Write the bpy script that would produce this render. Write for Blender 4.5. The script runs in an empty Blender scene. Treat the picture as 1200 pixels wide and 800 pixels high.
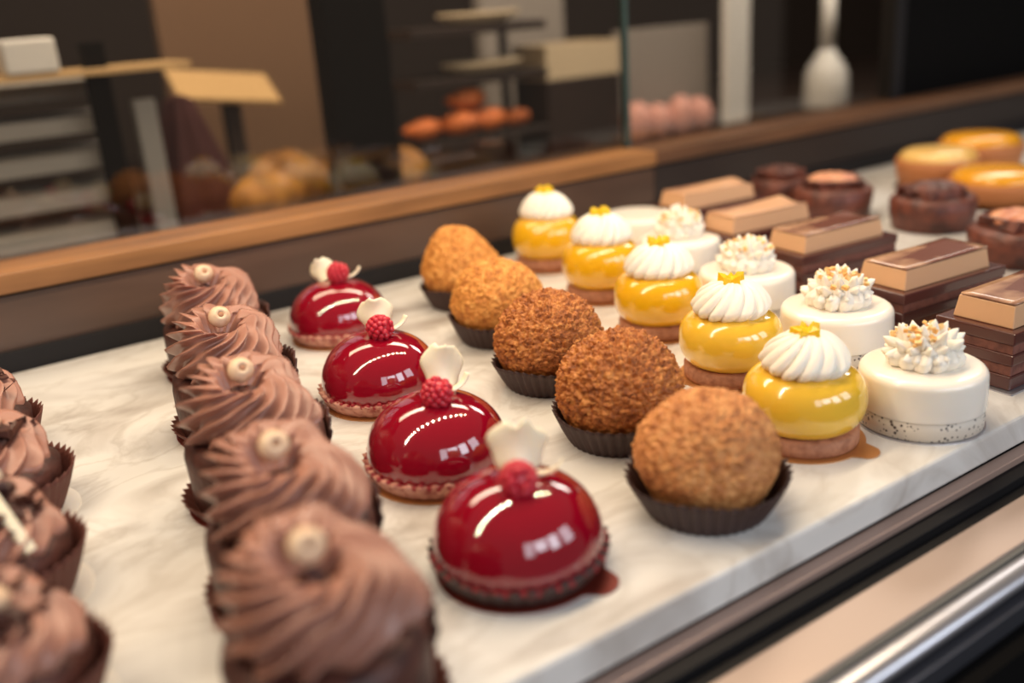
import bpy, bmesh, math, random
import numpy as np
from mathutils import Vector, Matrix, noise

PI = math.pi
S = 0.01                      # everything below is written in centimetres
sc = bpy.context.scene
C = sc.collection

# ------------------------------------------------------------------ camera
cam_data = bpy.data.cameras.new('camera')
cam = bpy.data.objects.new('camera', cam_data)
C.objects.link(cam)
pitch, roll, yaw = math.radians(19.513), math.radians(4.166), math.radians(56.702)
fwd = Vector((math.cos(yaw)*math.cos(pitch), math.sin(yaw)*math.cos(pitch), -math.sin(pitch)))
rt = Vector((math.sin(yaw), -math.cos(yaw), 0)); up = rt.cross(fwd)
rt2 = rt*math.cos(roll) - up*math.sin(roll); up2 = up*math.cos(roll) + rt*math.sin(roll)
cam.matrix_world = Matrix(((rt2.x, up2.x, -fwd.x, 0), (rt2.y, up2.y, -fwd.y, 0),
                           (rt2.z, up2.z, -fwd.z, 20.277*S), (0, 0, 0, 1)))
cam_data.sensor_width = 36
cam_data.lens = 33.54
cam_data.clip_start = 0.01
cam_data.clip_end = 50
cam_data.dof.use_dof = True
cam_data.dof.focus_distance = 48.5*S
cam_data.dof.aperture_fstop = 3.3
cam_data.dof.aperture_blades = 9
sc.camera = cam

# ------------------------------------------------------------------ world
w = bpy.data.worlds.new('world'); sc.world = w; w.use_nodes = True
bg = w.node_tree.nodes['Background']
bg.inputs[0].default_value = (0.62, 0.50, 0.42, 1)
bg.inputs[1].default_value = 0.20

# ------------------------------------------------------------------ lights
def area(name, loc, target, sx, sy, col, power):
    l = bpy.data.lights.new(name, 'AREA'); l.shape = 'RECTANGLE'
    l.size = sx*S; l.size_y = sy*S; l.color = col; l.energy = power
    o = bpy.data.objects.new(name, l); C.objects.link(o)
    o.location = Vector(loc)*S
    o.rotation_euler = (Vector(target)-Vector(loc)).to_track_quat('-Z', 'Y').to_euler()
    return o
# daylight through the shop front, one lamp per window bay
area('window_daylight', (-45, -150, 95), (30, 40, 0), 40, 90, (0.84, 0.91, 1.0), 3.5)
area('window_daylight', (12, -150, 100), (30, 40, 0), 52, 60, (0.84, 0.91, 1.0), 5.5)
area('window_daylight', (75, -150, 95), (40, 40, 0), 46, 80, (0.84, 0.91, 1.0), 6.5)
area('window_daylight', (150, -130, 95), (60, 40, 0), 60, 90, (0.84, 0.91, 1.0), 6.0)
# warm lamp strip above the case
for k in range(17):          # small round lamps in a row
    o = area('case_lamp', (-50+k*7.0, 42, 56), (-50+k*7.0, 42, 0), 1.3, 1.3, (1.0, 0.79, 0.55), 0.29)
    o.data.shape = 'DISK'
# warm fill lights added to brighten the counter behind, no visible fittings
area('counter_lamp', (45, 92, 75), (55, 122, 0), 110, 24, (1.0, 0.82, 0.62), 8.5)
area('counter_lamp', (150, 84, 75), (150, 114, 0), 60, 24, (1.0, 0.92, 0.82), 5.0)

sc.view_settings.view_transform = 'Standard'
sc.view_settings.look = 'None'
sc.view_settings.gamma = 1
sc.view_settings.exposure = 0.30
sc.view_settings.use_curve_mapping = False
sc.cycles.use_denoising = True

# ------------------------------------------------------------------ materials
def srgb(c):
    return tuple((x/12.92 if x <= 0.04045 else ((x+0.055)/1.055)**2.4) for x in [v/255 for v in c]) + (1,)
def mat(name, col, rough=0.5, metal=0, coat=0, sss=0, sss_col=None, spec=0.5, emit=None, em=0, bump=None, mix=None, sheen=0):
    m = bpy.data.materials.new(name); m.use_nodes = True
    nt = m.node_tree; b = nt.nodes['Principled BSDF']
    b.inputs['Base Color'].default_value = srgb(col)
    b.inputs['Roughness'].default_value = rough
    b.inputs['Metallic'].default_value = metal
    b.inputs['Coat Weight'].default_value = coat
    b.inputs['Coat Roughness'].default_value = 0.04
    b.inputs['Specular IOR Level'].default_value = spec
    b.inputs['Sheen Weight'].default_value = sheen
    if sss:
        b.inputs['Subsurface Weight'].default_value = sss
        b.inputs['Subsurface Scale'].default_value = 0.004
        b.inputs['Subsurface Radius'].default_value = sss_col or (1, 0.6, 0.4)
    if emit:
        b.inputs['Emission Color'].default_value = emit + (1,)
        b.inputs['Emission Strength'].default_value = em
    tc = nt.nodes.new('ShaderNodeTexCoord')
    if mix:     # (colour2, scale, low, high, detail, stretch)
        c2, scale, lo, hi, det, st = mix
        mp = nt.nodes.new('ShaderNodeMapping'); mp.inputs['Scale'].default_value = st
        nt.links.new(tc.outputs['Object'], mp.inputs[0])
        n = nt.nodes.new('ShaderNodeTexNoise'); n.inputs['Scale'].default_value = scale; n.inputs['Detail'].default_value = det
        nt.links.new(mp.outputs[0], n.inputs['Vector'])
        r = nt.nodes.new('ShaderNodeValToRGB')
        r.color_ramp.elements[0].position = lo; r.color_ramp.elements[1].position = hi
        r.color_ramp.elements[0].color = srgb(col); r.color_ramp.elements[1].color = srgb(c2)
        nt.links.new(n.outputs[0], r.inputs[0]); nt.links.new(r.outputs[0], b.inputs['Base Color'])
    if bump:    # (scale, strength, distance, detail)
        n = nt.nodes.new('ShaderNodeTexNoise'); n.inputs['Scale'].default_value = bump[0]; n.inputs['Detail'].default_value = bump[3]
        nt.links.new(tc.outputs['Object'], n.inputs['Vector'])
        bp = nt.nodes.new('ShaderNodeBump'); bp.inputs['Strength'].default_value = bump[1]; bp.inputs['Distance'].default_value = bump[2]
        nt.links.new(n.outputs[0], bp.inputs['Height']); nt.links.new(bp.outputs[0], b.inputs['Normal'])
    return m

def marble_mat():
    m = bpy.data.materials.new('marble'); m.use_nodes = True
    nt = m.node_tree; b = nt.nodes['Principled BSDF']; N = nt.nodes.new; L = nt.links.new
    tc = N('ShaderNodeTexCoord')
    mp = N('ShaderNodeMapping'); mp.inputs['Rotation'].default_value = (0, 0, 0.6); mp.inputs['Scale'].default_value = (1, 1.7, 1)
    L(tc.outputs['Object'], mp.inputs[0])
    n1 = N('ShaderNodeTexNoise'); n1.inputs['Scale'].default_value = 9; n1.inputs['Detail'].default_value = 6; n1.inputs['Distortion'].default_value = 1.2
    L(mp.outputs[0], n1.inputs['Vector'])
    r1 = N('ShaderNodeValToRGB'); e = r1.color_ramp.elements
    e[0].position = 0.24; e[0].color = srgb((160, 150, 142)); e[1].position = 0.52; e[1].color = srgb((221, 219, 215))
    L(n1.outputs[0], r1.inputs[0])
    n2 = N('ShaderNodeTexNoise'); n2.inputs['Scale'].default_value = 9; n2.inputs['Detail'].default_value = 7; n2.inputs['Distortion'].default_value = 2.0
    L(mp.outputs[0], n2.inputs['Vector'])
    r2 = N('ShaderNodeValToRGB'); e = r2.color_ramp.elements
    e[0].position = 0.45; e[0].color = (1, 1, 1, 1); e[1].position = 0.55; e[1].color = (1, 1, 1, 1)
    k = r2.color_ramp.elements.new(0.5); k.color = srgb((196, 186, 176))
    L(n2.outputs[0], r2.inputs[0])
    mx = N('ShaderNodeMixRGB'); mx.blend_type = 'MULTIPLY'; mx.inputs[0].default_value = 0.28
    L(r1.outputs[0], mx.inputs[1]); L(r2.outputs[0], mx.inputs[2]); L(mx.outputs[0], b.inputs['Base Color'])
    b.inputs['Roughness'].default_value = 0.22
    b.inputs['Subsurface Weight'].default_value = 0.0
    return m

def glass_mat(name='pane_glass', tint=(0.86, 0.84, 0.80)):
    m = bpy.data.materials.new(name); m.use_nodes = True
    nt = m.node_tree; N = nt.nodes.new; L = nt.links.new
    out = nt.nodes['Material Output']; nt.nodes.remove(nt.nodes['Principled BSDF'])
    t = N('ShaderNodeBsdfTransparent'); t.inputs[0].default_value = tint + (1,)
    g = N('ShaderNodeBsdfGlossy'); g.inputs['Roughness'].default_value = 0.02; g.inputs[0].default_value = (1, 1, 1, 1)
    f = N('ShaderNodeFresnel')      # same index seen from either side of the thin pane
    geo = N('ShaderNodeNewGeometry'); ior = N('ShaderNodeMath'); ior.operation = 'MULTIPLY_ADD'
    ior.inputs[1].default_value = 1/1.5-1.5; ior.inputs[2].default_value = 1.5
    L(geo.outputs['Backfacing'], ior.inputs[0]); L(ior.outputs[0], f.inputs[0])
    mx = N('ShaderNodeMixShader'); L(f.outputs[0], mx.inputs[0]); L(t.outputs[0], mx.inputs[1]); L(g.outputs[0], mx.inputs[2])
    L(mx.outputs[0], out.inputs[0])
    return m

M = {}
M['marble'] = marble_mat()
M['glass'] = glass_mat()
M['edge_glass'] = mat('green_glass_edge', (60, 78, 76), 0.2)
M['black'] = mat('black_metal', (18, 17, 19), 0.55, spec=0.25)
M['void'] = mat('black_panel', (9, 8, 8), 0.8, spec=0.1)
M['brown_metal'] = mat('brushed_bronze_metal', (178, 152, 140), 0.40, 0.45)
M['tan_metal'] = mat('satin_champagne_metal', (178, 158, 146), 0.40, 0.35)
M['chrome'] = mat('polished_steel', (190, 190, 197), 0.33, 0.85)
M['grey_groove'] = mat('grey_gasket', (92, 92, 90), 0.6)
M['dark_steel'] = mat('dark_steel', (82, 82, 88), 0.3, 0.6)
M['wood'] = mat('oak_rail', (168, 118, 72), 0.42, mix=((112, 74, 42), 9, 0.35, 0.7, 6, (0.6, 6, 6)))
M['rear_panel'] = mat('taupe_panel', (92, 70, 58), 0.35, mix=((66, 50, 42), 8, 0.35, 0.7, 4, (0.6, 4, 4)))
M['walnut'] = mat('dark_walnut', (112, 76, 50), 0.5, mix=((72, 48, 32), 9, 0.35, 0.7, 6, (0.6, 6, 6)))  # right end of the oak rail, with the shade put into its colour
M['walnut_dark'] = mat('blackened_panel', (40, 30, 26), 0.5)  # right part of the taupe panel, darkened in colour to stand for shade
M['rear_dark'] = mat('charcoal_strip', (30, 28, 29), 0.6, spec=0.25)

M['red_glaze'] = mat('red_mirror_glaze', (138, 6, 30), 0.07, coat=1.0, sss=0.0, spec=0.6)
M['berry'] = mat('raspberry_flesh', (196, 34, 56), 0.32, sss=0.2, sss_col=(1, 0.2, 0.2), coat=0.2, bump=(900, 0.3, 0.0004, 2))
M['tart'] = mat('pink_biscuit', (208, 150, 128), 0.7, mix=((160, 84, 72), 260, 0.45, 0.7, 4, (1, 1, 1)), bump=(500, 0.6, 0.001, 3))
M['crumb_red'] = mat('raspberry_crumb', (150, 36, 42), 0.6)
M['white_choc'] = mat('white_chocolate', (250, 236, 206), 0.38, sss=0.3, sss_col=(1, 0.8, 0.5))
M['gold_board'] = mat('gold_board', (196, 138, 84), 0.35, 0.6)
M['red_board'] = mat('copper_board', (118, 44, 34), 0.35, 0.5)
M['brown_paper'] = mat('brown_paper', (62, 40, 36), 0.55, bump=(700, 0.2, 0.0005, 2))
M['russet_paper'] = mat('russet_paper', (96, 50, 40), 0.6, bump=(700, 0.2, 0.0005, 2))
M['choc_shell'] = mat('dark_chocolate_shell', (92, 50, 38), 0.5, mix=((58, 30, 24), 120, 0.35, 0.7, 4, (1, 1, 1)), bump=(300, 0.5, 0.001, 4))
M['choc_cake'] = mat('chocolate_cake', (88, 48, 38), 0.50, mix=((56, 29, 24), 140, 0.35, 0.7, 5, (1, 1, 1)), bump=(260, 0.55, 0.0012, 5))
M['choc_cream'] = mat('chocolate_cream', (164, 116, 99), 0.36, sss=0.12, sss_col=(1, 0.5, 0.35), bump=(500, 0.15, 0.0006, 3))
M['nut'] = mat('blanched_hazelnut', (232, 204, 172), 0.45, mix=((206, 158, 120), 150, 0.45, 0.75, 3, (1, 1, 1)))
M['nut_tip'] = mat('hazelnut_tip', (180, 130, 98), 0.6)
M['yellow_pale'] = mat('pale_lemon_glaze', (238, 190, 58), 0.15, coat=1.0, sss=0.12, sss_col=(1, 0.7, 0.2))
M['yellow'] = mat('lemon_glaze', (236, 178, 22), 0.15, coat=1.0, sss=0.12, sss_col=(1, 0.6, 0.1))
M['biscuit'] = mat('brown_biscuit', (182, 124, 92), 0.7, bump=(500, 0.5, 0.001, 4), mix=((150, 94, 66), 240, 0.4, 0.7, 4, (1, 1, 1)))
M['cream'] = mat('whipped_cream', (250, 242, 228), 0.42, sss=0.3, sss_col=(1, 0.8, 0.6))
M['lemon_bit'] = mat('lemon_jelly', (244, 198, 40), 0.25, sss=0.3, sss_col=(1, 0.7, 0.1))
M['mousse'] = mat('white_mousse', (248, 240, 228), 0.24, coat=0.3, sss=0.25, sss_col=(1, 0.8, 0.6))
M['crumble'] = mat('caramelised_nut', (232, 170, 92), 0.45, mix=((248, 214, 150), 300, 0.4, 0.6, 2, (1, 1, 1)))
M['layer_dark'] = mat('chocolate_glaze_layer', (80, 42, 37), 0.25, coat=0.3)
M['layer_mid'] = mat('chocolate_sponge_layer', (118, 70, 58), 0.7, bump=(400, 0.6, 0.001, 4), mix=((84, 46, 38), 200, 0.4, 0.7, 4, (1, 1, 1)))
M['caramel_cream'] = mat('caramel_cream_block', (216, 170, 130), 0.4, sss=0.15, sss_col=(1, 0.7, 0.4))
M['plaque'] = mat('glossy_chocolate_plaque', (120, 74, 62), 0.25, coat=0.5, mix=((220, 176, 140), 22, 0.44, 0.66, 3, (1, 1.6, 1)))
M['plaque_pale'] = mat('marbled_cream_plaque', (214, 166, 128), 0.35, coat=0.2, mix=((132, 84, 68), 24, 0.50, 0.66, 3, (1, 1.6, 1)))
M['brownie'] = mat('cocoa_crust', (112, 58, 42), 0.5, mix=((64, 30, 24), 90, 0.35, 0.65, 4, (1, 1, 1)), bump=(160, 0.7, 0.002, 4))
M['praline'] = mat('praline_cream', (226, 164, 122), 0.4, mix=((178, 104, 74), 60, 0.4, 0.65, 3, (1, 1, 1)))
M['tart_gold'] = mat('golden_custard', (228, 158, 36), 0.25, coat=0.4)
M['tart_pale'] = mat('pale_custard', (238, 198, 120), 0.3, coat=0.3, mix=((216, 164, 76), 40, 0.4, 0.7, 2, (1, 1, 1)))
M['crust'] = mat('baked_pastry_crust', (176, 110, 62), 0.65, bump=(300, 0.5, 0.001, 3))
M['choux'] = None

def choux_mat(name, c1, c2, c3):
    m = bpy.data.materials.new(name); m.use_nodes = True
    nt = m.node_tree; b = nt.nodes['Principled BSDF']; N = nt.nodes.new; L = nt.links.new
    tc = N('ShaderNodeTexCoord')
    n = N('ShaderNodeTexNoise'); n.inputs['Scale'].default_value = 230; n.inputs['Detail'].default_value = 6; n.inputs['Roughness'].default_value = 0.65
    L(tc.outputs['Object'], n.inputs['Vector'])
    r = N('ShaderNodeValToRGB'); e = r.color_ramp.elements
    e[0].position = 0.32; e[0].color = srgb(c1); e[1].position = 0.70; e[1].color = srgb(c3)
    k = e.new(0.5); k.color = srgb(c2)
    L(n.outputs[0], r.inputs[0]); L(r.outputs[0], b.inputs['Base Color'])
    v = N('ShaderNodeTexVoronoi'); v.inputs['Scale'].default_value = 420
    L(tc.outputs['Object'], v.inputs['Vector'])
    bp = N('ShaderNodeBump'); bp.inputs['Strength'].default_value = 0.55; bp.inputs['Distance'].default_value = 0.0012
    L(v.outputs['Distance'], bp.inputs['Height']); L(bp.outputs[0], b.inputs['Normal'])
    b.inputs['Roughness'].default_value = 0.55
    b.inputs['Specular IOR Level'].default_value = 0.35
    return m
M['choux_tan'] = choux_mat('golden_craquelin', (152, 88, 46), (204, 136, 80), (232, 172, 108))
M['choux_brown'] = choux_mat('deep_brown_craquelin', (112, 56, 24), (176, 104, 48), (220, 152, 82))
M['choux_gold'] = choux_mat('amber_craquelin', (160, 88, 36), (214, 142, 64), (240, 180, 100))

def speckle_mat():
    m = bpy.data.materials.new('speckled_base'); m.use_nodes = True
    nt = m.node_tree; b = nt.nodes['Principled BSDF']; N = nt.nodes.new; L = nt.links.new
    tc = N('ShaderNodeTexCoord'); v = N('ShaderNodeTexVoronoi'); v.inputs['Scale'].default_value = 460
    L(tc.outputs['Object'], v.inputs['Vector'])
    r = N('ShaderNodeValToRGB'); e = r.color_ramp.elements
    e[0].position = 0.20; e[0].color = srgb((80, 68, 62)); e[1].position = 0.30; e[1].color = srgb((214, 204, 190))
    n = N('ShaderNodeTexNoise'); n.inputs['Scale'].default_value = 120
    L(tc.outputs['Object'], n.inputs['Vector'])
    a = N('ShaderNodeMath'); a.operation = 'MULTIPLY_ADD'; a.inputs[1].default_value = 0.9; a.inputs[2].default_value = -0.45
    L(n.outputs[0], a.inputs[0])
    s = N('ShaderNodeMath'); s.operation = 'ADD'; L(v.outputs['Distance'], s.inputs[0]); L(a.outputs[0], s.inputs[1])
    L(s.outputs[0], r.inputs[0]); L(r.outputs[0], b.inputs['Base Color'])
    b.inputs['Roughness'].default_value = 0.5
    return m
M['speckle'] = speckle_mat()

# ------------------------------------------------------------------ helpers
def link(name, verts, faces, m, parent=None, smooth=True):
    me = bpy.data.meshes.new(name)
    v = np.asarray(verts, dtype=float)*S
    me.from_pydata(v.tolist(), [], faces)
    me.materials.append(m)
    if smooth: me.polygons.foreach_set('use_smooth', [True]*len(me.polygons))
    me.update()
    o = bpy.data.objects.new(name, me); C.objects.link(o)
    if parent: o.parent = parent
    return o
def thing(name, label, cat, loc=(0, 0, 0), rotz=0, group=None):
    o = bpy.data.objects.new(name, None); C.objects.link(o)
    o.empty_display_size = 0.02
    o.location = Vector(loc)*S; o.rotation_euler = (0, 0, rotz)
    o['label'] = label; o['category'] = cat
    if group: o['group'] = group
    return o
def tag(o, label, cat, group=None):
    o['label'] = label; o['category'] = cat
    if group: o['group'] = group
    return o
def place(o, loc, rot=(0, 0, 0)):
    o.location = Vector(loc)*S; o.rotation_euler = rot; return o
class MB:
    def __init__(s): s.v = []; s.f = []
    def add(s, v, f):
        b = len(s.v); s.v += [tuple(p) for p in v]; s.f += [tuple(i+b for i in q) for q in f]; return s
    def build(s, name, m, parent=None, smooth=True): return link(name, s.v, s.f, m, parent, smooth)
def box_vf(x0, x1, y0, y1, z0, z1, bv=0):
    bm = bmesh.new(); bmesh.ops.create_cube(bm, size=1)
    for v in bm.verts:
        v.co = Vector(((x0+x1)/2+v.co.x*(x1-x0), (y0+y1)/2+v.co.y*(y1-y0), (z0+z1)/2+v.co.z*(z1-z0)))
    if bv: bmesh.ops.bevel(bm, geom=bm.edges[:], offset=bv, segments=3, affect='EDGES', profile=0.6)
    bm.verts.index_update()
    v = [tuple(q.co) for q in bm.verts]; f = [tuple(x.index for x in p.verts) for p in bm.faces]
    bm.free(); return v, f
def box(name, b, m, parent=None, bv=0, smooth=False):
    v, f = box_vf(*b, bv=bv); return link(name, v, f, m, parent, smooth)
def lathe_vf(prof, n=64, fn=None, close_b=True, close_t=True):
    """prof: list of (r, z).  fn(th, i, r, z) -> (x, y, z)"""
    v = []; f = []
    k = len(prof)
    for i, (r, z) in enumerate(prof):
        for j in range(n):
            th = 2*PI*j/n
            v.append(fn(th, i, r, z) if fn else (r*math.cos(th), r*math.sin(th), z))
    for i in range(k-1):
        for j in range(n):
            a = i*n+j; b_ = i*n+(j+1) % n
            f.append((a, b_, b_+n, a+n))
    if close_b: f.append(tuple(reversed(range(n))))
    if close_t: f.append(tuple(range((k-1)*n, k*n)))
    return v, f
def lathe(name, prof, m, parent=None, n=64, fn=None, **k):
    v, f = lathe_vf(prof, n, fn, **k); return link(name, v, f, m, parent)
def ell_vf(c, r, seg=8, rings=6):
    v = [(c[0], c[1], c[2]-r[2])]; f = []
    for i in range(1, rings):
        a = -PI/2 + PI*i/rings
        for j in range(seg):
            t = 2*PI*j/seg
            v.append((c[0]+r[0]*math.cos(a)*math.cos(t), c[1]+r[1]*math.cos(a)*math.sin(t), c[2]+r[2]*math.sin(a)))
    v.append((c[0], c[1], c[2]+r[2]))
    for j in range(seg): f.append((0, 1+(j+1) % seg, 1+j))
    for i in range(rings-2):
        for j in range(seg):
            a = 1+i*seg+j; b = 1+i*seg+(j+1) % seg; f.append((a, b, b+seg, a+seg))
    t = len(v)-1; s0 = 1+(rings-2)*seg
    for j in range(seg): f.append((s0+j, s0+(j+1) % seg, t))
    return v, f
def facing(x, y):               # local -Y looks towards the photographer
    return math.atan2(y, x)-PI/2
ORD = ['frontmost', 'second from the front', 'third from the front', 'fourth from the front', 'rearmost']

def sheet(name, fn, nu, nv, m, parent, thick):
    v = []; f = []
    for i in range(nu+1):
        for j in range(nv+1):
            v.append(fn(i/nu, j/nv))
    for i in range(nu):
        for j in range(nv):
            a = i*(nv+1)+j; f.append((a, a+1, a+nv+2, a+nv+1))
    o = link(name, v, f, m, parent)
    md = o.modifiers.new('thickness', 'SOLIDIFY'); md.thickness = thick*S; md.offset = 0
    return o

def pleated_cup(name, rb, rr, h, m, parent, pleats=44, depth=0.10, zb=0.0, thick=0.05, zig=0.10, seed=0):
    n = pleats*4; rnd = random.Random(seed)
    wob = [rnd.uniform(-1, 1) for _ in range(4)]
    prof = [(rb*0.98, zb)] + [(rb+(rr-rb)*t**0.9, zb+h*t) for t in (0.0, 0.12, 0.3, 0.5, 0.7, 0.85, 1.0)]
    outer = len(prof)
    prof += [(r-thick, z) for r, z in reversed(prof[1:])] + [(rb*0.9, zb+thick)]
    def fn(th, i, r, z):
        t = max(0, min(1, (z-zb)/h))
        p = math.cos(pleats*th)
        rr_ = r + depth*p*(0.35+0.65*t) + 0.08*t*(wob[0]*math.sin(2*th+wob[1]*3)+wob[2]*math.sin(5*th))
        zz = z + (zig*p + 0.09*(wob[3]*math.sin(3*th+1)))*max(0, t-0.6)/0.4
        return (rr_*math.cos(th), rr_*math.sin(th), zz)
    return lathe(name, prof, m, parent, n, fn)

def cake_board(parent, r, m, tab=None, z=0.0, name='cake_board'):
    """thin round card with an optional rounded pull tab in direction tab (radians)"""
    n = 96; pts = []
    for j in range(n):
        th = 2*PI*j/n; rr = r
        if tab is not None:
            d = (th-tab+PI) % (2*PI)-PI
            if abs(d) < 0.24: rr = r+0.8*math.sqrt(max(0, 1-(d/0.24)**2))
        pts.append((rr*math.cos(th), rr*math.sin(th)))
    v = [(x, y, z) for x, y in pts]+[(x, y, z+0.08) for x, y in pts]
    f = [tuple(reversed(range(n))), tuple(range(n, 2*n))]+[(j, (j+1) % n, (j+1) % n+n, j+n) for j in range(n)]
    return link(name, v, f, m, parent, False)

# ------------------------------------------------------------------ setting: slab, case, rails
slab = box('marble_slab', (-75, 150, 21.25, 66.3, -1.55, 0), M['marble'], bv=0.22, smooth=False)
tag(slab, 'long white grey-veined marble slab carrying all the pastries in the display case', 'slab')

case = thing('display_case', 'pastry display case with oak rear rail, glass rear panes and brushed metal front sill', 'display case', (0, 0, 0))
XL, XR = -75, 150
box('slab_support', (XL, XR, 21.3, 66.3, -3.2, -1.6), M['void'], case)
box('bronze_lip', (XL, XR, 20.66, 21.33, -2.0, -1.62), M['brown_metal'], case, bv=0.05)['label'] = 'brushed bronze lip just in front of the marble'
box('glass_channel', (XL, XR, 19.95, 20.75, -4.2, -2.02), M['black'], case, bv=0.04)['label'] = 'black channel that holds the front glass'
box('channel_step', (XL, XR, 19.2, 19.93, -4.2, -2.45), M['black'], case, bv=0.04)
box('front_sill', (XL, XR, 17.15, 19.18, -4.2, -2.2), M['tan_metal'], case, bv=0.06)['label'] = 'wide champagne satin metal sill'
box('gasket', (XL, XR, 16.92, 17.13, -4.2, -2.3), M['grey_groove'], case)
v, f = lathe_vf([(0.62, XL), (0.62, XR)], 24)
v = [(z, 16.38+x*0.9, -2.62+y*0.62) for x, y, z in v]
link('chrome_strip', v, f, M['chrome'], case)['label'] = 'polished chrome edge strip'
box('steel_edge', (XL, XR, 15.5, 16.1, -4.4, -3.1), M['dark_steel'], case, bv=0.05)
box('front_fascia', (XL, XR, 14.6, 15.45, -60, -4.0), M['void'], case)['label'] = 'black front fascia below the sill'
# rear
box('rear_strip', (XL, XR, 66.4, 67.1, -3, 1.35), M['rear_dark'], case, bv=0.04)['label'] = 'charcoal strip behind the marble'
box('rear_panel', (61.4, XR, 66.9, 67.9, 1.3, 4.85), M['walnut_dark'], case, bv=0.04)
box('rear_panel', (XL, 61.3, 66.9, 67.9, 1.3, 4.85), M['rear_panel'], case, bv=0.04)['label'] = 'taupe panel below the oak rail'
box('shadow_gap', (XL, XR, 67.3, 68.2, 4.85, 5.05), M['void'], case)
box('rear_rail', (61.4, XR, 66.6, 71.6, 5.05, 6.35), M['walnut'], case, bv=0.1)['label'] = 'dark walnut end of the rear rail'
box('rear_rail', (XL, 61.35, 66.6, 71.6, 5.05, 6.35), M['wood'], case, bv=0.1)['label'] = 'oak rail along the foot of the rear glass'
for k, (a, b) in enumerate(((XL, 61.1), (61.6, 102.2))):
    box('glass_pane', (a, b, 70.5, 71.0, 6.35, 42), M['glass'], case)['label'] = ('long left glass pane of the case back', 'short right glass pane of the case back')[k]
box('pane_edge', (61.1, 61.6, 70.45, 71.05, 6.35, 42), M['edge_glass'], case)['label'] = 'greenish polished glass edge where two panes meet'
box('end_frame', (102.2, 104.0, 70.2, 72.2, 6.35, 42), M['rear_dark'], case, bv=0.05)
box('end_panel', (104.0, 150, 70.6, 71.8, 6.35, 42), M['void'], case)['label'] = 'black panel closing the right end of the case back'
# lamp strip under the case top
lamp = thing('lamp_strip', 'strip of small warm lamps above the pastries', 'lamp', (45, 42, 58))
box('housing', (-97, 22, -2.2, 2.2, 0, 1.6), M['black'], lamp, bv=0.2)
M['diode'] = mat('diode', (255, 220, 170), 0.5, emit=(1.0, 0.80, 0.52), em=8)
for k in range(17):
    v, f = ell_vf((-95+k*7.0, 1.5, -0.4), (0.5, 0.5, 0.4))
    link('diode', v, f, M['diode'], lamp)

# ------------------------------------------------------------------ chocolate swirl cakes
def swirl_cream(name, parent, seed, m, rb=2.5, zb=3.25, h=2.75, N=13, twist=2.7, cav=0.80, lean=(-0.32, -0.50), amp=0.54):
    n = N*20; rows = 54; rnd = random.Random(seed); ph = rnd.uniform(0, 6)
    prof = []
    for i in range(rows+1):
        t = i/rows
        if t < 0.12:                                # rounded underside
            a = t/0.12; r = rb-0.55*(1-math.sin(a*PI/2)); z = 0.55*a-0.25*(1-a)
        else:
            a = (t-0.12)/0.88
            if a < 0.80:
                b = a/0.80; r = cav+0.28+(rb-cav-0.28)*math.cos(b*PI/2)**0.85; z = 0.55+(h-0.55)*math.sin(b*PI/2)**1.05
            else:                                   # rolls over into the hollow at the top
                b = (a-0.80)/0.20; r = (cav+0.28)*(1-b)+0.02; z = h+0.08-1.5*math.sin(b*PI/2)
        prof.append((max(r, 0.02), z, t))
    v = []; f = []
    for r, z, t in prof:
        am = amp*min(1, t/0.08)*(0.35 if t > 0.90 else 1)*min(1, r/1.3)*(1.0-0.25*t)
        for j in range(n):
            th = 2*PI*j/n
            p = N*(th-twist*t**1.1)+ph+0.5*math.sin(2*th+seed)+0.35*math.sin(5*th+seed*2+6*t)
            rid = (1-abs(math.sin(p/2)))**0.95
            rid = rid*1.25-0.25
            q = am*(1+0.35*math.sin(3*th+seed+4*t)+0.28*math.sin(7*th+seed*3+3*t))
            rr = r+q*rid+0.08*math.sin(2*th+seed+3*t)*min(1, r)
            zz = z+q*rid*0.55*t+0.52*min(1, t*1.2)*math.sin(th-0.5)*(r/rb)**0.3
            s = t*0.9
            v.append((rr*math.cos(th)+lean[0]*s, rr*math.sin(th)+lean[1]*s, zb+zz))
    for i in range(rows):
        for j in range(n):
            a = i*n+j; b = i*n+(j+1) % n; f.append((a, b, b+n, a+n))
    f.append(tuple(reversed(range(n)))); f.append(tuple(range(rows*n, (rows+1)*n)))
    return link(name, v, f, m, parent)

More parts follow.
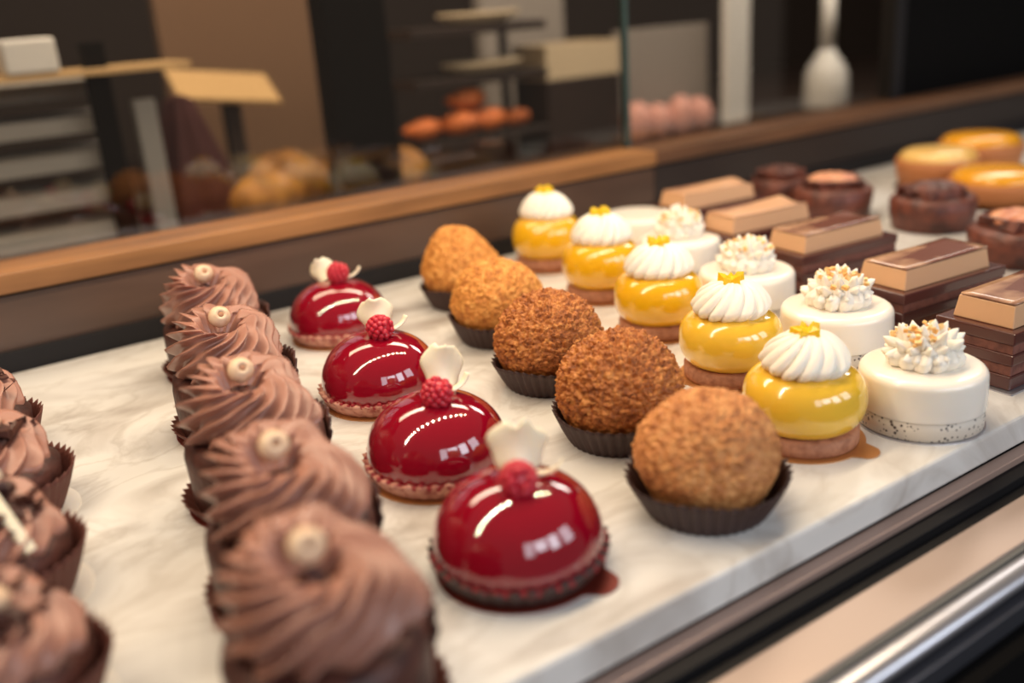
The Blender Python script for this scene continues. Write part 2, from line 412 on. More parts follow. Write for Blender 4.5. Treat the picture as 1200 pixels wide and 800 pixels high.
H = [(8.05, 23.5), (9.85, 30.6), (11.6, 38.95), (13.5, 47.45), (15.7, 57.0)]
HT = ['frontmost of its row', 'second from the front of its row',
      'in the middle of its row', 'fourth from the front of its row', 'rearmost, nearest the oak rail']
for i, (x, y) in enumerate(H):
    t = thing('chocolate_swirl_cake', 'chocolate cake with cocoa cream swirl and hazelnut, ' + HT[i], 'cake', (x, y, 0), facing(x, y), 'hazelnut topped chocolate swirl cakes in the left row')
    cake_board(t, 3.35, M['red_board'])
    pleated_cup('paper_doily', 3.0, 3.48, 0.6, M['russet_paper'], t, 38, 0.09, 0.085, 0.05, 0.06, i)['label'] = 'dark pleated paper doily under the cake'
    rnd = random.Random(i+3)
    def body(th, k, r, z, rnd=rnd, i=i):
        q = 0.06*noise.noise(Vector((math.cos(th)*2, math.sin(th)*2, z+i*5)))
        return ((r+q)*math.cos(th), (r+q)*math.sin(th), z+q)
    lathe('cake_body', [(2.6, 0.15), (2.95, 0.2), (3.05, 0.5), (3.08, 1.5), (3.1, 2.6), (3.02, 3.1), (2.7, 3.3), (1.5, 3.35)], M['choc_cake'], t, 72, body)
    # scalloped chocolate collar standing up behind the cream
    v = []; f = []; K = 110; a0, a1 = -0.2, 1.9
    for s in range(K+1):
        a = a0+(a1-a0)*s/K
        ed = min(1, s/12, (K-s)/12)
        top = 2.7+ed*(0.75+0.13*math.cos(s*0.9))
        for r_, z_ in ((3.12, 1.9), (3.34+0.05*math.cos(s*0.9), top), (3.22+0.05*math.cos(s*0.9), top), (3.0, 1.9)):
            v.append((r_*math.cos(a), r_*math.sin(a), z_))
    for s in range(K):
        for q in range(4):
            a = s*4+q; b = s*4+(q+1) % 4; f.append((a, a+4, b+4, b))
    f += [(0, 1, 2, 3), (K*4+3, K*4+2, K*4+1, K*4)]
    link('chocolate_collar', v, f, M['choc_shell'], t)['label'] = 'dark scalloped chocolate collar behind the cream'
    swirl_cream('cream_swirl', t, i+1, M['choc_cream'])['label'] = 'ridged milk cocoa cream swirl'
    # chocolate crumb pieces in the hollow
    mb = MB()
    for k in range(7):
        a = rnd.uniform(0, 6.28); rr = rnd.uniform(0, 0.7)
        mb.add(*ell_vf((-0.30+rr*0.8*math.cos(a), -0.75+rr*math.sin(a)*0.6, 5.15+rnd.uniform(-0.2, 0.25)), (0.36, 0.28, 0.26), 7, 5))
    mb.build('chocolate_crumb', M['brownie'], t, False)['kind'] = 'stuff'
    nv = []
    def nutf(th, k, r, z): return (r*math.cos(th), r*math.sin(th), z)
    rN = 0.56
    prof = [(0.02, -rN)]+[(rN*math.cos(a), rN*0.95*math.sin(a)) for a in [(-80+160*q/14)*PI/180 for q in range(15)]]
    prof[-1] = (0.16, 0.42); prof.append((0.02, 0.38))
    nut = lathe('hazelnut', prof, M['nut'], t, 32)
    place(nut, (-0.15, -0.36, 6.22), (math.radians(58), 0, 0.25))
    tip = lathe('nut_tip', [(0.15, 0.37), (0.13, 0.44), (0.03, 0.46)], M['nut_tip'], nut, 16)

# ------------------------------------------------------------------ red domes
R_ = [(17.15, 26.65), (18.8, 35.5), (20.95, 45.4), (24.0, 57.4)]
RT = ['frontmost of four, in a dark brown fluted case', 'second from the front, in the third place from the rail', 'third from the front, beside the middle swirl cake', 'rearmost of four, nearest the oak rail']
RT = ['frontmost, in dark brown fluted case', 'second of four from the front', 'third of four from the front', 'rearmost, white petal left of berry']
for i, (x, y) in enumerate(R_):
    t = thing('raspberry_dome', 'shiny red glazed dome cake with raspberry, ' + RT[i], 'cake', (x, y, 0), facing(x, y), 'red glazed raspberry domes')
    cake_board(t, 3.25, M['red_board'] if i == 0 else M['gold_board'], tab=-0.55 if i == 0 else None)
    pleated_cup('tart_shell', 2.95, 3.46, 0.85, M['brown_paper'] if i == 0 else M['tart'], t, 34, 0.08, 0.085, 0.4, 0.06, i+10)['label'] = 'dark brown fluted case' if i == 0 else 'pale pink fluted biscuit shell'
    rnd = random.Random(i+40)
    mb = MB()
    for k in range(90):
        a = 2*PI*k/90+rnd.uniform(-.03, .03); s = rnd.uniform(0.07, 0.15)
        mb.add(*ell_vf((3.32*math.cos(a), 3.32*math.sin(a), 0.88+rnd.uniform(-0.1, 0.06)), (s, s, s), 6, 4))
    o = mb.build('red_crumb_ring', M['crumb_red'], t, False); o['kind'] = 'stuff'
    prof = [(2.6, 0.75), (2.95, 0.78)]
    for q in range(0, 33):
        a = -0.22+(PI/2+0.22)*q/32
        r = 3.25*math.cos(a)**0.90 if q < 32 else 0.01
        prof.append((max(r, 0.01), 1.28+2.52*math.sin(a)))
    lathe('glazed_dome', prof, M['red_glaze'], t, 96)
    # raspberry made of drupelets
    bx, by, bz = ((0.15, -0.80, 4.02), (0.22, -0.65, 4.15), (0.28, -0.5, 4.25), (0.3, -0.35, 4.36))[i]
    mb = MB(); mb.add(*ell_vf((0, 0, 0), (0.55, 0.55, 0.58), 16, 12))
    G = 62
    for k in range(G):
        zz = 1-2*(k+0.5)/G; rr = math.sqrt(1-zz*zz); a = k*2.39996
        if zz > 0.86: continue
        mb.add(*ell_vf((0.58*rr*math.cos(a), 0.58*rr*math.sin(a), 0.64*zz), (0.18, 0.18, 0.17), 9, 7))
    b = mb.build('raspberry', M['berry'], t)
    place(b, (bx, by, bz), (math.radians((70, 20, 88, 30)[i]), math.radians((10, 8, -8, 6)[i]), 0.4*i))
    # white chocolate petal standing behind the berry
    wd, ht = ((1.28, 2.05), (1.1, 2.25), (1.05, 1.9), (0.9, 1.45))[i]
    def petal(u, vv, wd=wd, ht=ht, i=i):
        s = (u-0.5)*2; prof_w = (0.45+0.55*math.sin(min(1, vv*1.1)*PI/2))*(1-0.52*(max(0, vv-0.5)/0.5)**2)*(1+0.05*math.sin(11*vv+i))
        jag = 0.30*noise.noise(Vector((s*1.7+i*4.1, i, 0)))*vv**3+0.12*noise.noise(Vector((s*5+i, i, 3)))*vv**5-0.16*s*s*vv**3
        return (s*wd*prof_w, 0.45*s*s+0.55*math.sin(vv*2.2)-0.2, vv*(ht+jag))
    p = sheet('white_chocolate_petal', petal, 14, 14, M['white_choc'], t, 0.12)
    place(p, ((0.25, 0.6, 0.3, -0.6)[i], 0.35, (3.5, 3.62, 3.68, 3.74)[i]), (math.radians(-6), math.radians((8, 12, -6, -22)[i]), (0.2, 0.3, 0.1, -0.2)[i]))
    def curl(u, vv):
        a = vv*2.6; return (0.35+0.9*vv+0.15*math.sin(a), (u-0.5)*0.35, 0.15+0.55*vv*vv)
    p = sheet('white_chocolate_curl', curl, 3, 12, M['white_choc'], t, 0.07)
    place(p, ((0.5, 0.6, 0.6, 0.5)[i], 0.0, 3.74), (0, 0, (-0.3, 0.6, 0.5, 0.3)[i]))

# ------------------------------------------------------------------ choux buns
CH = [(25.6, 25.1), (27.4, 32.7), (29.2, 40.7), (31.4, 49.1), (33.9, 57.3)]
CT = ['frontmost of five, palest with a fine crust', 'second of five from the front, coarse dark crust', 'third of five, in the middle of its row', 'fourth of five from the front, amber crust', 'rearmost of five, tall and pointed, leaning left']
for i, (x, y) in enumerate(CH):
    t = thing('choux_bun', 'crackled choux bun in brown paper case, ' + CT[i], 'choux bun', (x, y, 0), facing(x, y), 'crackled choux buns')
    pleated_cup('paper_case', 2.45, (3.27, 3.24, 3.25, 3.16, 3.1)[i], 1.6, M['brown_paper'], t, 40, 0.12, 0.0, 0.05, 0.09, i+20)
    n, rows = 250, 130; v = []; f = []
    Rr = (2.93, 3.05, 3.05, 2.98, 2.95)[i]; tall = (0.97, 0.98, 0.96, 0.97, 1.16)[i]
    coarse = (1.25, 2.2, 2.0, 1.5, 1.3)[i]
    for k in range(rows+1):
        a = -0.85+(PI/2+0.85)*k/rows
        for j in range(n):
            th = 2*PI*j/n
            d = Vector((math.cos(a)*math.cos(th), math.cos(a)*math.sin(th), math.sin(a)))
            q = d*2.6+Vector((i*7.3, 1.1*i, 0))
            big = noise.noise(d*1.6+Vector((i*3, 0, 0)))*0.14
            c = noise.cell_vector(q*3.0)
            vd = noise.voronoi(q*(3.1 if i else 3.8)+Vector(c)*0.0, distance_metric='DISTANCE', exponent=2.5)[0]
            plate = min(0.35, vd[1]-vd[0])/0.35
            fine = noise.fractal(q*4.5, 0.9, 2.1, 4)
            vd2 = noise.voronoi(q*7.5)[0]
            disp = big+coarse*(0.085*(plate**0.5-0.5)+0.065*fine+0.055*(min(0.3, vd2[1]-vd2[0])/0.3-0.5))
            r = Rr*(1-(0.22 if i == 4 else 0.0)*max(0, d.z)**1.2)*(1-0.07*min(1, max(0, 0.02-d.z)*2.6))
            p = Vector((d.x*r, d.y*r, d.z*Rr*tall))+d*disp*(1 if d.z > -0.1 else 0.3)
            zc = 2.25
            if i == 4: p.x -= 0.14*max(0, p.z)
            v.append((p.x, p.y, p.z+zc))
        if k == rows: pass
    for k in range(rows):
        for j in range(n):
            a = k*n+j; b = k*n+(j+1) % n; f.append((a, b, b+n, a+n))
    f.append(tuple(reversed(range(n))))
    link('choux_dome', v, f, (M['choux_tan'], M['choux_brown'], M['choux_brown'], M['choux_gold'], M['choux_gold'])[i], t)

# ------------------------------------------------------------------ lemon cakes
def cream_dollop(parent, r=2.0, h=2.1, zb=3.8, N=15, seed=0, ragged=0, twist=0.35, name='cream_rosette', m=None):
    n = N*14; rows = 34; v = []; f = []; rnd = random.Random(seed); ph = rnd.uniform(0, 6)
    for k in range(rows+1):
        t = k/rows
        if t < 0.3:
            a = t/0.3*PI/2; rr = r*(0.74+0.26*math.sin(a)); z = 0.55*(1-math.cos(a))
        else:
            b = (t-0.3)/0.7; rr = r*max(0.004, (1-b**1.45))**0.85; z = 0.55+(h-0.55)*math.sin(b*PI/2)**1.1
        for j in range(n):
            th = 2*PI*j/n
            p = N*(th-twist*t)+ph+0.4*math.sin(3*th+seed)
            rid = abs(math.sin(p/2))**0.7-0.5
            am = 0.27*min(1, rr/0.8)*(1+0.4*math.sin(5*th+seed))
            q = rr+am*rid+0.06*math.sin(2*th+seed)*min(1, rr)
            v.append((q*math.cos(th), q*math.sin(th), zb+z+0.10*rid*t*min(1, rr)))
    for k in range(rows):
        for j in range(n):
            a = k*n+j; b = k*n+(j+1) % n; f.append((a, b, b+n, a+n))
    f.append(tuple(reversed(range(n)))); f.append(tuple(range(rows*n, (rows+1)*n)))
    if ragged:      # star tip peaks pulled outwards and up
        mb = MB(); mb.v = v; mb.f = f
        for ring, (cnt, el, R0, L0) in enumerate(((15, 0.10, 1.75, 0.85), (13, 0.55, 1.45, 1.05), (9, 0.95, 1.0, 1.15), (4, 1.35, 0.4, 1.1))):
            for q in range(cnt):
                a = 2*PI*(q+rnd.uniform(-.25, .25))/cnt+ring; e = el+rnd.uniform(-.12, .12)
                d = Vector((math.cos(a)*math.cos(e), math.sin(a)*math.cos(e), math.sin(e)))
                o0 = Vector((math.cos(a)*R0*0.75*r/2, math.sin(a)*R0*0.75*r/2, zb+0.5+0.8*math.sin(el)*h/2))
                sd = d.cross(Vector((0, 0, 1))).normalized(); u2 = sd.cross(d)
                L = L0*rnd.uniform(0.75, 1.15); K = 10; vv = []; ff = []
                tw = rnd.uniform(-.5, .5)
                for s_ in range(8):
                    t = s_/7; R1 = 0.44*(1-t)**0.75+0.03 if s_ < 7 else 0.02
                    for k in range(K):
                        an = 2*PI*k/K+tw*t; star = 1+0.30*math.cos(4*an)
                        c_ = o0+d*(L*t)+Vector((0, 0, 0.14*t*t))
                        p = c_+sd*(R1*star*math.cos(an))+u2*(R1*star*math.sin(an)); vv.append(tuple(p))
                for s_ in range(7):
                    for k in range(K):
                        x1 = s_*K+k; x2 = s_*K+(k+1) % K; ff.append((x1, x2, x2+K, x1+K))
                ff.append(tuple(range(7*K, 8*K)))
                mb.add(vv, ff)
        v, f = mb.v, mb.f
    return link(name, v, f, m or M['cream'], parent)

Y_ = [(33.55, 26.7), (37.0, 34.5), (39.4, 42.8), (41.8, 51.3), (44.1, 60.9)]
YT = ['frontmost of five, beside the speckled-base white cake', 'second of five from the front', 'third of five, in the middle of its row', 'fourth of five from the front', 'rearmost of five, against the oak rail']
for i, (x, y) in enumerate(Y_):
    t = thing('lemon_cake', 'glossy yellow cake with white cream top, ' + YT[i], 'cake', (x, y, 0), facing(x, y), 'yellow glazed lemon cakes')
    t.scale = (1, 1, (0.91, 0.94, 0.98, 1.03, 1.04)[i])
    cake_board(t, 2.84, M['gold_board'], tab=-0.42 if i == 0 else 3.5)
    lathe('biscuit_base', [(2.35, 0.085), (2.5, 0.1), (2.54, 0.2), (2.54, 0.85), (2.3, 0.95)], M['biscuit'], t, 64)
    prof = [(1.9, 0.86)]
    for q in range(41):
        a = -PI/2+PI*q/40; e = 0.72
        c_, s_ = math.cos(a), math.sin(a)
        r = 1.3+1.53*abs(c_)**e; z = 2.36+1.58*math.copysign(abs(s_)**0.95, s_)
        prof.append((r, z))
    prof.append((0.3, 3.90))
    lathe('yellow_glaze', prof, M['yellow_pale' if i < 2 else 'yellow'], t, 96)
    cream_dollop(t, 1.98+(0.05 if i in (1, 2) else 0), 1.95, 3.82, 15, seed=i+5, twist=0.9)
    # small star of lemon jelly on top
    mb = MB(); rnd = random.Random(i+70)
    vv = []; ff = []; K = 10
    for s_, (rs, zs) in enumerate(((0.40, 5.40), (0.66, 5.68), (0.62, 5.98), (0.30, 6.05))):
        for k in range(K):
            a = 2*PI*k/K+i; q = rs*(1.15 if k % 2 else 0.62)
            vv.append((q*math.cos(a), q*math.sin(a), zs+(0.26*rnd.random()+0.05 if k % 2 else -0.08)*(s_ > 1)))
    for s_ in range(3):
        for k in range(K): ff.append((s_*K+k, s_*K+(k+1) % K, (s_+1)*K+(k+1) % K, (s_+1)*K+k))
    ff += [tuple(reversed(range(K))), tuple(range(3*K, 4*K))]
    link('lemon_jelly_star', vv, ff, M['lemon_bit'], t, False)

# ------------------------------------------------------------------ white cakes
W_ = [(39.1, 24.3), (43.4, 32.5), (45.6, 41.2), (49.1, 50.9), (52.2, 59.2)]
WT = ['frontmost, grey speckled base and toasted nut crumbs', 'second from the front, between lemon cake and layered slice', 'third from the front, peeking over the second lemon cake', 'fourth from the front, behind the middle lemon cake', 'rearmost, only its pale rounded side showing']
for i, (x, y) in enumerate(W_):
    t = thing('white_mousse_cake', 'smooth white cake with ragged cream, ' + WT[i] if i < 4 else 'plain small white cake by the oak rail, rearmost of the white ones, mostly hidden', 'cake', (x, y, 0), facing(x, y), 'white mousse cakes')
    t.scale = (0.94, 0.94, 0.95) if i == 0 else (1, 1, 1)
    cake_board(t, 3.12, M['chrome'])
    lathe('speckled_base', [(3.0, 0.085), (3.05, 0.12), (3.06, 0.5), (3.06, 1.05)], M['speckle'], t, 72)['label'] = 'greyish base flecked with dark seeds'
    prof = [(2.9, 1.05), (3.08, 1.05), (3.10, 1.12), (3.09, 2.0), (3.06, 2.62)]
    for q in range(1, 9):
        a = q/8*PI/2; prof.append((2.62+0.44*math.cos(a), 2.62+0.44*math.sin(a)))
    prof += [(2.2, 3.07), (0.8, 3.08)]
    lathe('white_mousse', prof, M['mousse'], t, 96)
    if i == 4: continue
    cream_dollop(t, 1.72, 1.3, 3.02, 13, seed=i+15, ragged=1)
    mb = MB(); rnd = random.Random(i+9)
    for k in range(34):
        a = rnd.uniform(0, 6.28); rr = 1.55*math.sqrt(rnd.random()); s = rnd.uniform(0.06, 0.17)
        zz = 3.75+1.2*math.sqrt(max(0, 1-(rr/1.75)**2))+rnd.uniform(-.05, .15)
        v, f = box_vf(-s, s, -s*.8, s*.8, -s*.6, s*.6)
        R = Matrix.Rotation(rnd.uniform(0, 3), 3, 'X') @ Matrix.Rotation(rnd.uniform(0, 3), 3, 'Z')
        mb.add([tuple((R @ Vector(p))+Vector((rr*math.cos(a), rr*math.sin(a), zz))) for p in v], f)
    o = mb.build('nut_crumbs', M['crumble'], t, False); o['kind'] = 'stuff'

# ------------------------------------------------------------------ layered chocolate slices
SL = [(44.9, 23.1, -0.03), (46.9, 30.6, -0.08), (49.7, 40.0, -0.08), (50.7, 47.3, -0.10), (54.4, 56.1, -0.10)]
ST = ['frontmost, cut off by the right edge of the picture', 'second from the front, behind the white cakes', 'third from the front', 'fourth from the front, pale marbled top', 'rearmost, beside the oak rail']
for i, (x, y, rz) in enumerate(SL):
    t = thing('layered_chocolate_slice', 'layered chocolate slice with cream bar, ' + ST[i], 'cake slice', (x, y, 0), rz, 'layered chocolate slices')
    v, f = box_vf(-0.3, 9.6, -0.3, 4.9, 0, 0.08); link('cake_board', v, f, M['chrome'], t, False)
    zz = 0.085; rnd = random.Random(i)
    for k, (th_, mm) in enumerate(((0.75, 'layer_dark'), (0.55, 'layer_mid'), (0.6, 'layer_dark'), (0.5, 'layer_mid'), (0.65, 'layer_dark'))):
        ins = 0.0 if mm == 'layer_dark' else 0.07
        b = box('chocolate_layer' if mm == 'layer_dark' else 'sponge_layer', (ins, 9.2-ins, ins, 4.4-ins, zz, zz+th_), M[mm], t, bv=0.10 if mm == 'layer_dark' else 0.05)
        zz += th_
    v, f = box_vf(0.55, 8.2, 0.45, 3.75, zz, zz+1.15, bv=0.08)
    v = [(px, py, pz) if pz < zz+0.5 else (4.4+(px-4.4)*0.95, 2.1+(py-2.1)*0.93, pz) for px, py, pz in v]
    link('cream_bar', v, f, M['caramel_cream'], t, False)
    def plq(u, vv, zz=zz, i=i):
        X = 0.75+7.25*u; Y = 0.58+2.95*vv
        return (X, Y, zz+1.24+(0.38*max(0, u-0.62)*math.sin(vv*5+i) if i in (2, 3, 4) else 0.12*max(0, u-0.6)))
    sheet('chocolate_plaque', plq, 16, 8, M['plaque_pale' if i > 2 else 'plaque'], t, 0.1)

# ------------------------------------------------------------------ cocoa crust cakes and custard tarts at the far right
def brownie(x, y, z0, r, h, seed, label, topm, name='cocoa_crust_cake'):
    t = thing(name, label, 'cake', (x, y, z0), facing(x, y), 'cocoa crust cakes at the right')
    rnd = random.Random(seed)
    def fn(th, k, rr, z):
        q = 0.18*noise.noise(Vector((math.cos(th)*1.8+seed, math.sin(th)*1.8, z*0.8)))
        return ((rr+q)*math.cos(th), (rr+q)*math.sin(th), z)
    lathe('cake_body', [(r*.85, 0), (r*.95, .1), (r, h*.5), (r*1.02, h*.9), (r*.93, h), (r*.5, h+.1)], M['brownie'], t, 48, fn)
    mb = MB()
    for k in range(9):
        a = 2*PI*k/9+rnd.uniform(-.2, .2); rr = r*0.62
        v, f = box_vf(-r*.34, r*.34, -.16, .16, -.35, .45, bv=0.06)
        R = Matrix.Rotation(a+rnd.uniform(-.5, .5)+1.5, 3, 'Z') @ Matrix.Rotation(rnd.uniform(-.7, .7), 3, 'X')
        mb.add([tuple((R @ Vector(p))+Vector((rr*math.cos(a), rr*math.sin(a), h+.35))) for p in v], f)
    mb.build('chocolate_shards', M['brownie'], t, False)['kind'] = 'stuff'
    cream_dollop(t, r*.62, 1.1, h+0.05, 9, seed, name='praline_top', m=topm)
brownie(73.3, 45.8, 0, 3.4, 2.7, 1, 'round cocoa crust cake with broken chocolate shards, just behind the second slice from the front', M['brownie'])
brownie(68.4, 35.5, 0, 3.7, 2.5, 2, 'round cocoa crust cake with praline dabs, cut off by the right edge of the picture', M['praline'])
brownie(71.0, 54.2, 0, 3.4, 2.9, 3, 'round cocoa crust cake with glossy caramel top, behind the middle slice', M['praline'])
brownie(72.0, 61.0, 0, 2.7, 2.8, 4, 'reddish cocoa cake far back, half hidden behind its caramel topped neighbour', M['brownie'])
def tart(x, y, r, h, label, topm):
    t = thing('custard_tart', label, 'tart', (x, y, 0), 0, 'custard tarts far right')
    cake_board(t, r*1.0, M['void'])
    lathe('pastry_crust', [(r*.86, .085), (r*.9, .1), (r, h*.75), (r*1.0, h), (r*.93, h), (r*.9, h*.9)], M['crust'], t, 64)
    lathe('custard_top', [(r*.92, h*.85), (r*.93, h), (r*.9, h+.5), (r*.75, h+.85), (r*.3, h+1.0), (.02, h+1.0)], topm, t, 64)
tart(88.2, 55.0, 3.9, 2.9, 'round tart with pale cream custard, left of the three at the far right', M['tart_pale'])
tart(85.0, 46.8, 4.3, 2.2, 'round tart with golden custard, front one of the three at the far right', M['tart_gold'])
tart(96.3, 55.4, 4.1, 3.3, 'round tart with golden custard, tallest and rearmost of the three at the far right', M['tart_gold'])

# ------------------------------------------------------------------ cupcakes at the left edge
LC = [(-0.2, 29.6), (0.6, 37.3), (1.6, 44.8), (1.6, 52.4)]
LT = ['frontmost at the lower left corner, very blurred', 'second from the front, with long white chocolate sticks', 'third from the front, topped with dark shards', 'rearmost at the left edge, only spiky shards showing']
for i, (x, y) in enumerate(LC):
    t = thing('chocolate_cupcake', 'cocoa cupcake in brown paper cup, ' + LT[i], 'cupcake', (x, y, 0), facing(x, y), 'cupcakes along the left edge')
    cake_board(t, 3.15, M['mousse'])
    pleated_cup('paper_cup', 2.35, 3.2, 2.1, M['russet_paper'], t, 40, 0.10, 0.085, 0.05, 0.12, i+30)
    lathe('cake_body', [(2.2, 0.3), (2.3, 0.4), (2.7, 1.8), (2.75, 2.4), (2.2, 2.9), (1.2, 3.1)], M['choc_cake'], t, 48)
    swirl_cream('cream_swirl', t, i+21, M['choc_cream'], rb=2.35, zb=2.4, h=2.1, N=12, twist=1.6, cav=0.5, lean=(0, 0), amp=0.30)
    rnd = random.Random(i+90)
    mb = MB()
    for k in range(44):
        a = rnd.uniform(0, 6.28); rr = 1.9*math.sqrt(rnd.random()); L = rnd.uniform(0.35, 0.85)
        v, f = box_vf(-L, L, -.22, .22, -.05, .05)
        R = Matrix.Rotation(rnd.uniform(0, 6), 3, 'Z') @ Matrix.Rotation(rnd.uniform(-.9, .9), 3, 'Y')
        mb.add([tuple((R @ Vector(p))+Vector((rr*math.cos(a), rr*math.sin(a), 4.65-0.28*rr*rr+rnd.uniform(-.1, .3)))) for p in v], f)
    mb.build('chocolate_shavings', M['choc_shell'], t, False)['kind'] = 'stuff'
    if i == 1:
        for (p0, p1) in (((1.15, -2.45, 3.0), (0.35, -1.15, 5.3)), ((-1.2, -1.1, 5.2), (0.9, -0.5, 5.5))):
            p0, p1 = Vector(p0), Vector(p1); d = (p1-p0)
            v, f = box_vf(-.2, .2, -.14, .14, 0, d.length, bv=0.05)
            q = d.to_track_quat('Z', 'Y')
            link('white_chocolate_stick', [tuple((q @ Vector(a))+p0) for a in v], f, M['white_choc'], t, False)
    else:
        v, f = ell_vf((0.2, -0.8, 4.9), (0.6, 0.5, 0.4), 14, 10); link('cream_dab', v, f, M['nut'], t)

# ------------------------------------------------------------------ what shows, blurred, beyond the rear glass
M['bg_grey'] = mat('grey_shelf_board', (176, 172, 168), 0.5)
M['bg_white'] = mat('white_paint', (232, 230, 228), 0.5)
M['bg_dark'] = mat('dark_brown_wood', (44, 30, 24), 0.5, mix=((30, 20, 16), 6, 0.4, 0.7, 4, (1, 4, 1)))
M['bg_black'] = mat('black_column', (7, 6, 6), 0.8, spec=0.1)
M['bg_post'] = mat('grey_post', (150, 148, 146), 0.6)
M['bg_tan'] = mat('kraft_board', (206, 170, 120), 0.6)
M['bg_bread'] = mat('golden_bread_crust', (176, 122, 58), 0.6, mix=((112, 72, 34), 40, 0.4, 0.7, 4, (1, 1, 1)))
M['bg_crois'] = mat('croissant_crust', (222, 120, 56), 0.5, mix=((130, 62, 28), 40, 0.4, 0.7, 4, (1, 1, 1)))
M['bg_burg'] = mat('burgundy_cloth', (66, 24, 24), 0.8)
M['bg_beige'] = mat('beige_card', (206, 186, 156), 0.6)
M['bg_panel'] = mat('grey_plaster_panel', (142, 134, 128), 0.8)
M['bg_pink'] = mat('pink_icing', (206, 150, 138), 0.5)
M['room'] = mat('dark_room_wall', (50, 38, 31), 0.85)
M['bg_wall'] = mat('tan_wall_panel', (112, 84, 62), 0.8)

def st(o): o['kind'] = 'structure'; return o
st(box('wall_back', (-200, 420, 230, 236, -110, 230), M['room']))
st(box('wall_right', (414, 420, -210, 230, -110, 230), M['room']))
st(box('floor', (-200, 420, -210, 236, -114, -110), M['room']))

ct = thing('rear_counter', 'dark wooden counter behind the rear glass carrying breads and trays', 'counter')
box('worktop', (-60, 260, 92, 175, -2.6, -0.6), M['bg_dark'], ct, bv=0.2)
box('cabinet', (-58, 258, 96, 174, -60, -2.6), M['bg_dark'], ct)

rack = thing('tiered_rack', 'blurred rack of pale grey boards behind the left glass', 'rack', (0, 110, -0.6))
for k in range(5):
    box('rack_board', (-12, 23.5, -3+k*1.2, 8+k*1.2, 0.2+k*3.6, 1.9+k*3.6), M['bg_grey'], rack, bv=0.1)
for xx, mm, lb in ((21.0, 'bg_black', 'black upright'), (25.0, 'bg_post', 'pale grey upright'), (-12.5, 'bg_black', 'black upright')):
    box('upright', (xx, xx+2.2, -4, -2.4, 0, 14 if xx == 25.0 else 20), M[mm], rack, bv=0.1)['label'] = lb
tag(box('wooden_board', (10, 31, 104, 112, 20.2-3.9, 16.9), M['bg_tan'], bv=0.1), 'thin wooden board lying across the top of the grey rack', 'board')
tag(box('tan_partition', (38, 62, 140, 142, -0.55, 34), M['bg_wall'], bv=0.1), 'tan brown partition left of the black column, behind the tilted kraft board', 'partition')
tag(box('white_box', (13.6, 18.4, 103.9, 110, 16.95, 20.2), M['bg_white'], bv=0.4), 'small white box on the wooden board above the rack', 'box')
lathe_o = lathe('draped_cloth', [(5.8, 0), (5.9, 0.3), (5.2, 3), (3.6, 7), (2.4, 10.5), (1.6, 13), (0.4, 13.6)], M['bg_burg'], None, 60,
                lambda th, i, r, z: (r*(1+0.08*math.cos(9*th))*math.cos(th), r*(1+0.08*math.cos(9*th))*math.sin(th), z))
place(lathe_o, (31.5, 113, -0.55)); tag(lathe_o, 'dark burgundy cloth draped to a peak, right of the grey rack', 'cloth')
kb = thing('display_board', 'tilted kraft coloured board on a dark stand, left of the black column', 'board', (41.0, 124, -0.6))
v, f = box_vf(-7, 6, -3.5, 3.5, -.3, .3, bv=0.1); b = link('board', v, f, M['bg_tan'], kb, False); place(b, (0, 0, 13.2), (math.radians(28), math.radians(8), 0))
box('stand', (-1, 1, -1, 1, 0, 12.8), M['bg_dark'], kb)
LV = [(36.3, 102, 0.3), (42.5, 108.5, -0.2), (43.5, 115.5, 0.1), (53.5, 103.5, 0.5), (51.5, 110.5, -0.3)]
LVT = ['left one of the cluster left of the black column', 'right one of the cluster, partly behind the black column', 'rear one of the cluster left of the black column', 'left of the pair right of the black column', 'right of the pair right of the black column']
def loaf(name, x, y, z, rx, ry, rzz, rot, m, label, cat, group, cuts=3):
    v, f = ell_vf((0, 0, rzz*.8), (rx, ry, rzz), 36, 24)
    out = []
    for p in v:
        a = p[0]/rx; dd = 0
        dd = 0.12*rzz*max(0, math.cos(a*PI*cuts))*max(0, p[2]/rzz-0.8)
        pz = max(0, p[2]-dd+0.08*noise.noise(Vector(p)*0.8)); out.append((p[0], p[1], pz))
    o = link(name, out, f, m); place(o, (x, y, z), (0, 0, rot)); return tag(o, label, cat, group)
for (x, y, r), l in zip(LV, LVT):
    loaf('bread_loaf', x, y, -0.58, 4.6, 3.0, 3.1, r, M['bg_bread'], 'golden brown bread loaf, ' + l, 'bread', 'bread loaves behind the glass')
cl = box('black_column', (44.2, 51.6, 99, 103, -0.58, 60), M['bg_black'], bv=0.2); tag(cl, 'tall black column standing behind the rear glass', 'column')
tr = thing('pastry_stand', 'three tiered dark stand with oval plates right of the black column', 'stand', (69.5, 112, -0.6))
box('tier', (-10, 10.5, -4, 6, 3.8, 4.6), M['bg_dark'], tr, bv=0.15)
for k, zz in enumerate((12.4, 18.6)):
    def ovf(th, i, r, z): return (r*1.5*math.cos(th)+2.5, r*0.8*math.sin(th), z)
    lathe('oval_plate', [(2.5, zz), (4.0, zz+.9), (4.2, zz+1.4), (4.0, zz+1.4), (2.4, zz+.5)], M['bg_beige'], tr, 48, ovf)
    box('tier', (-10, 10.5, -4, 6, zz-1.2, zz-.1), M['bg_dark'], tr, bv=0.15)
for xx in (-9.5, 9.0):
    box('post', (xx, xx+.9, 4.5, 5.5, 0, 18.6), M['bg_dark'], tr)
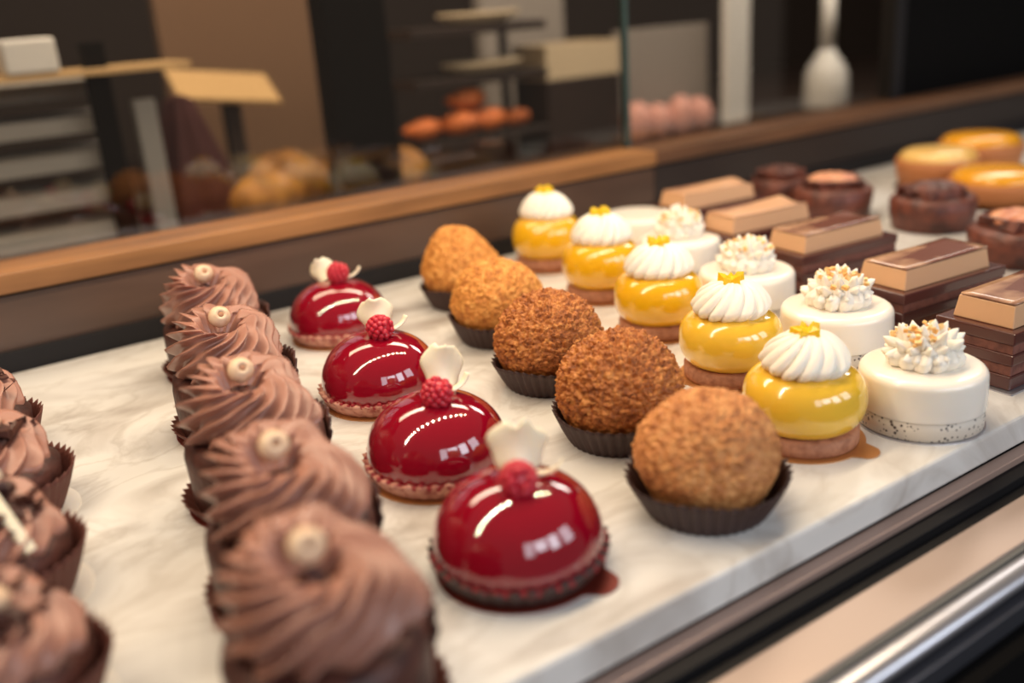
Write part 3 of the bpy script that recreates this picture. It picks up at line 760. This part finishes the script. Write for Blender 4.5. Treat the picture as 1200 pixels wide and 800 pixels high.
def croissant(x, y, z, s, rot, label):
    v = []; f = []; n = 20; K = 36
    for k in range(K+1):
        t = k/K; a = (t-.5)*2.4; R = 3.0*s
        cx, cy = R*math.sin(a), R*(1-math.cos(a))
        seg = 0.5+0.5*abs(math.sin(t*PI*5)); rad = s*(0.15+1.5*math.sin(t*PI)**0.8)*(0.86+0.16*seg)
        for j in range(n):
            b = 2*PI*j/n
            v.append((cx+rad*math.cos(b)*math.sin(a), cy-rad*math.cos(b)*math.cos(a), rad*.9*math.sin(b)+1.3*s))
    for k in range(K):
        for j in range(n):
            a_ = k*n+j; b_ = k*n+(j+1) % n; f.append((a_, b_, b_+n, a_+n))
    f += [tuple(range(n)), tuple(reversed(range(K*n, (K+1)*n)))]
    o = link('croissant', v, f, M['bg_crois']); place(o, (x, y, z), (0, 0, rot))
    tag(o, label, 'croissant', 'croissants on the stand behind the glass')
for x, y, z, s, r, l in ((61.5, 110, 4.35, .95, .2, 'orange brown croissant at the left end of the dark stand'), (66.5, 109.5, 4.35, 1.05, -.3, 'orange brown croissant second from the left on the stand'),
                         (71.6, 110, 4.35, 1.05, .4, 'orange brown croissant third from the left on the stand'), (76.3, 111, 4.35, .8, -.2, 'orange brown croissant at the right end of the dark stand'),
                         (68.6, 110.5, 7.3, 1.0, .1, 'orange brown croissant lying on top of the others')):
    croissant(x, y, z, s, r, l)
bx = thing('cake_carton', 'pale beige open carton right of the tiered stand', 'carton', (87.0, 113, -0.6))
box('carton_wall', (-6.2, 6.2, -4, -3.7, 10.4, 15), M['bg_beige'], bx); box('carton_wall', (-6.2, 6.2, 3.7, 4, 10.4, 15), M['bg_beige'], bx)
box('carton_wall', (-6.5, -6.2, -4, 4, 10.4, 15), M['bg_beige'], bx); box('carton_wall', (6.2, 6.5, -4, 4, 10.4, 15), M['bg_beige'], bx)
box('riser', (-6.5, 6.5, -4, 4, 0, 10.3), M['bg_dark'], bx, bv=0.1)
tag(box('partition', (84, 100, 130, 132, -0.55, 22), M['bg_panel'], bv=0.1), 'tall grey partition seen above the beige carton', 'partition')
tag(box('grey_board', (97, 115.5, 113, 114.5, -0.55, 15.2), M['bg_panel'], bv=0.1), 'grey board right of the pane joint, behind pink pastries', 'board')
for k, (x, z) in enumerate(((96.2, 0), (100.6, 0), (105.0, 0), (109.3, 0))):
    loaf('pink_pastry', x, 108.5+0.4*(k % 2), -0.58, 2.4, 2.3, 3.3-0.4*(k % 2), 0.3*k, M['bg_pink'], 'pink iced pastry in front of the grey board, ' + ['leftmost of four', 'second from the left', 'third from the left', 'rightmost of four'][k], 'pastry', 'pink pastries behind the glass', 2)
tag(box('white_post', (116.6, 121.8, 110, 111.2, -0.55, 40), M['bg_white'], bv=0.15), 'tall white post behind the right glass pane, left of the white bottle', 'post')
bt = thing('white_bottle', 'white bottle with sloping shoulder behind the right end of the glass', 'bottle', (141, 110, -0.58))
lathe('bottle_body', [(3.7, 0), (3.9, .3), (3.6, 5.4), (3.0, 7.0), (1.8, 8.6), (1.3, 9.6)], M['bg_white'], bt, 40)
lathe('bottle_neck', [(1.3, 9.5), (1.1, 20)], M['bg_white'], bt, 24)
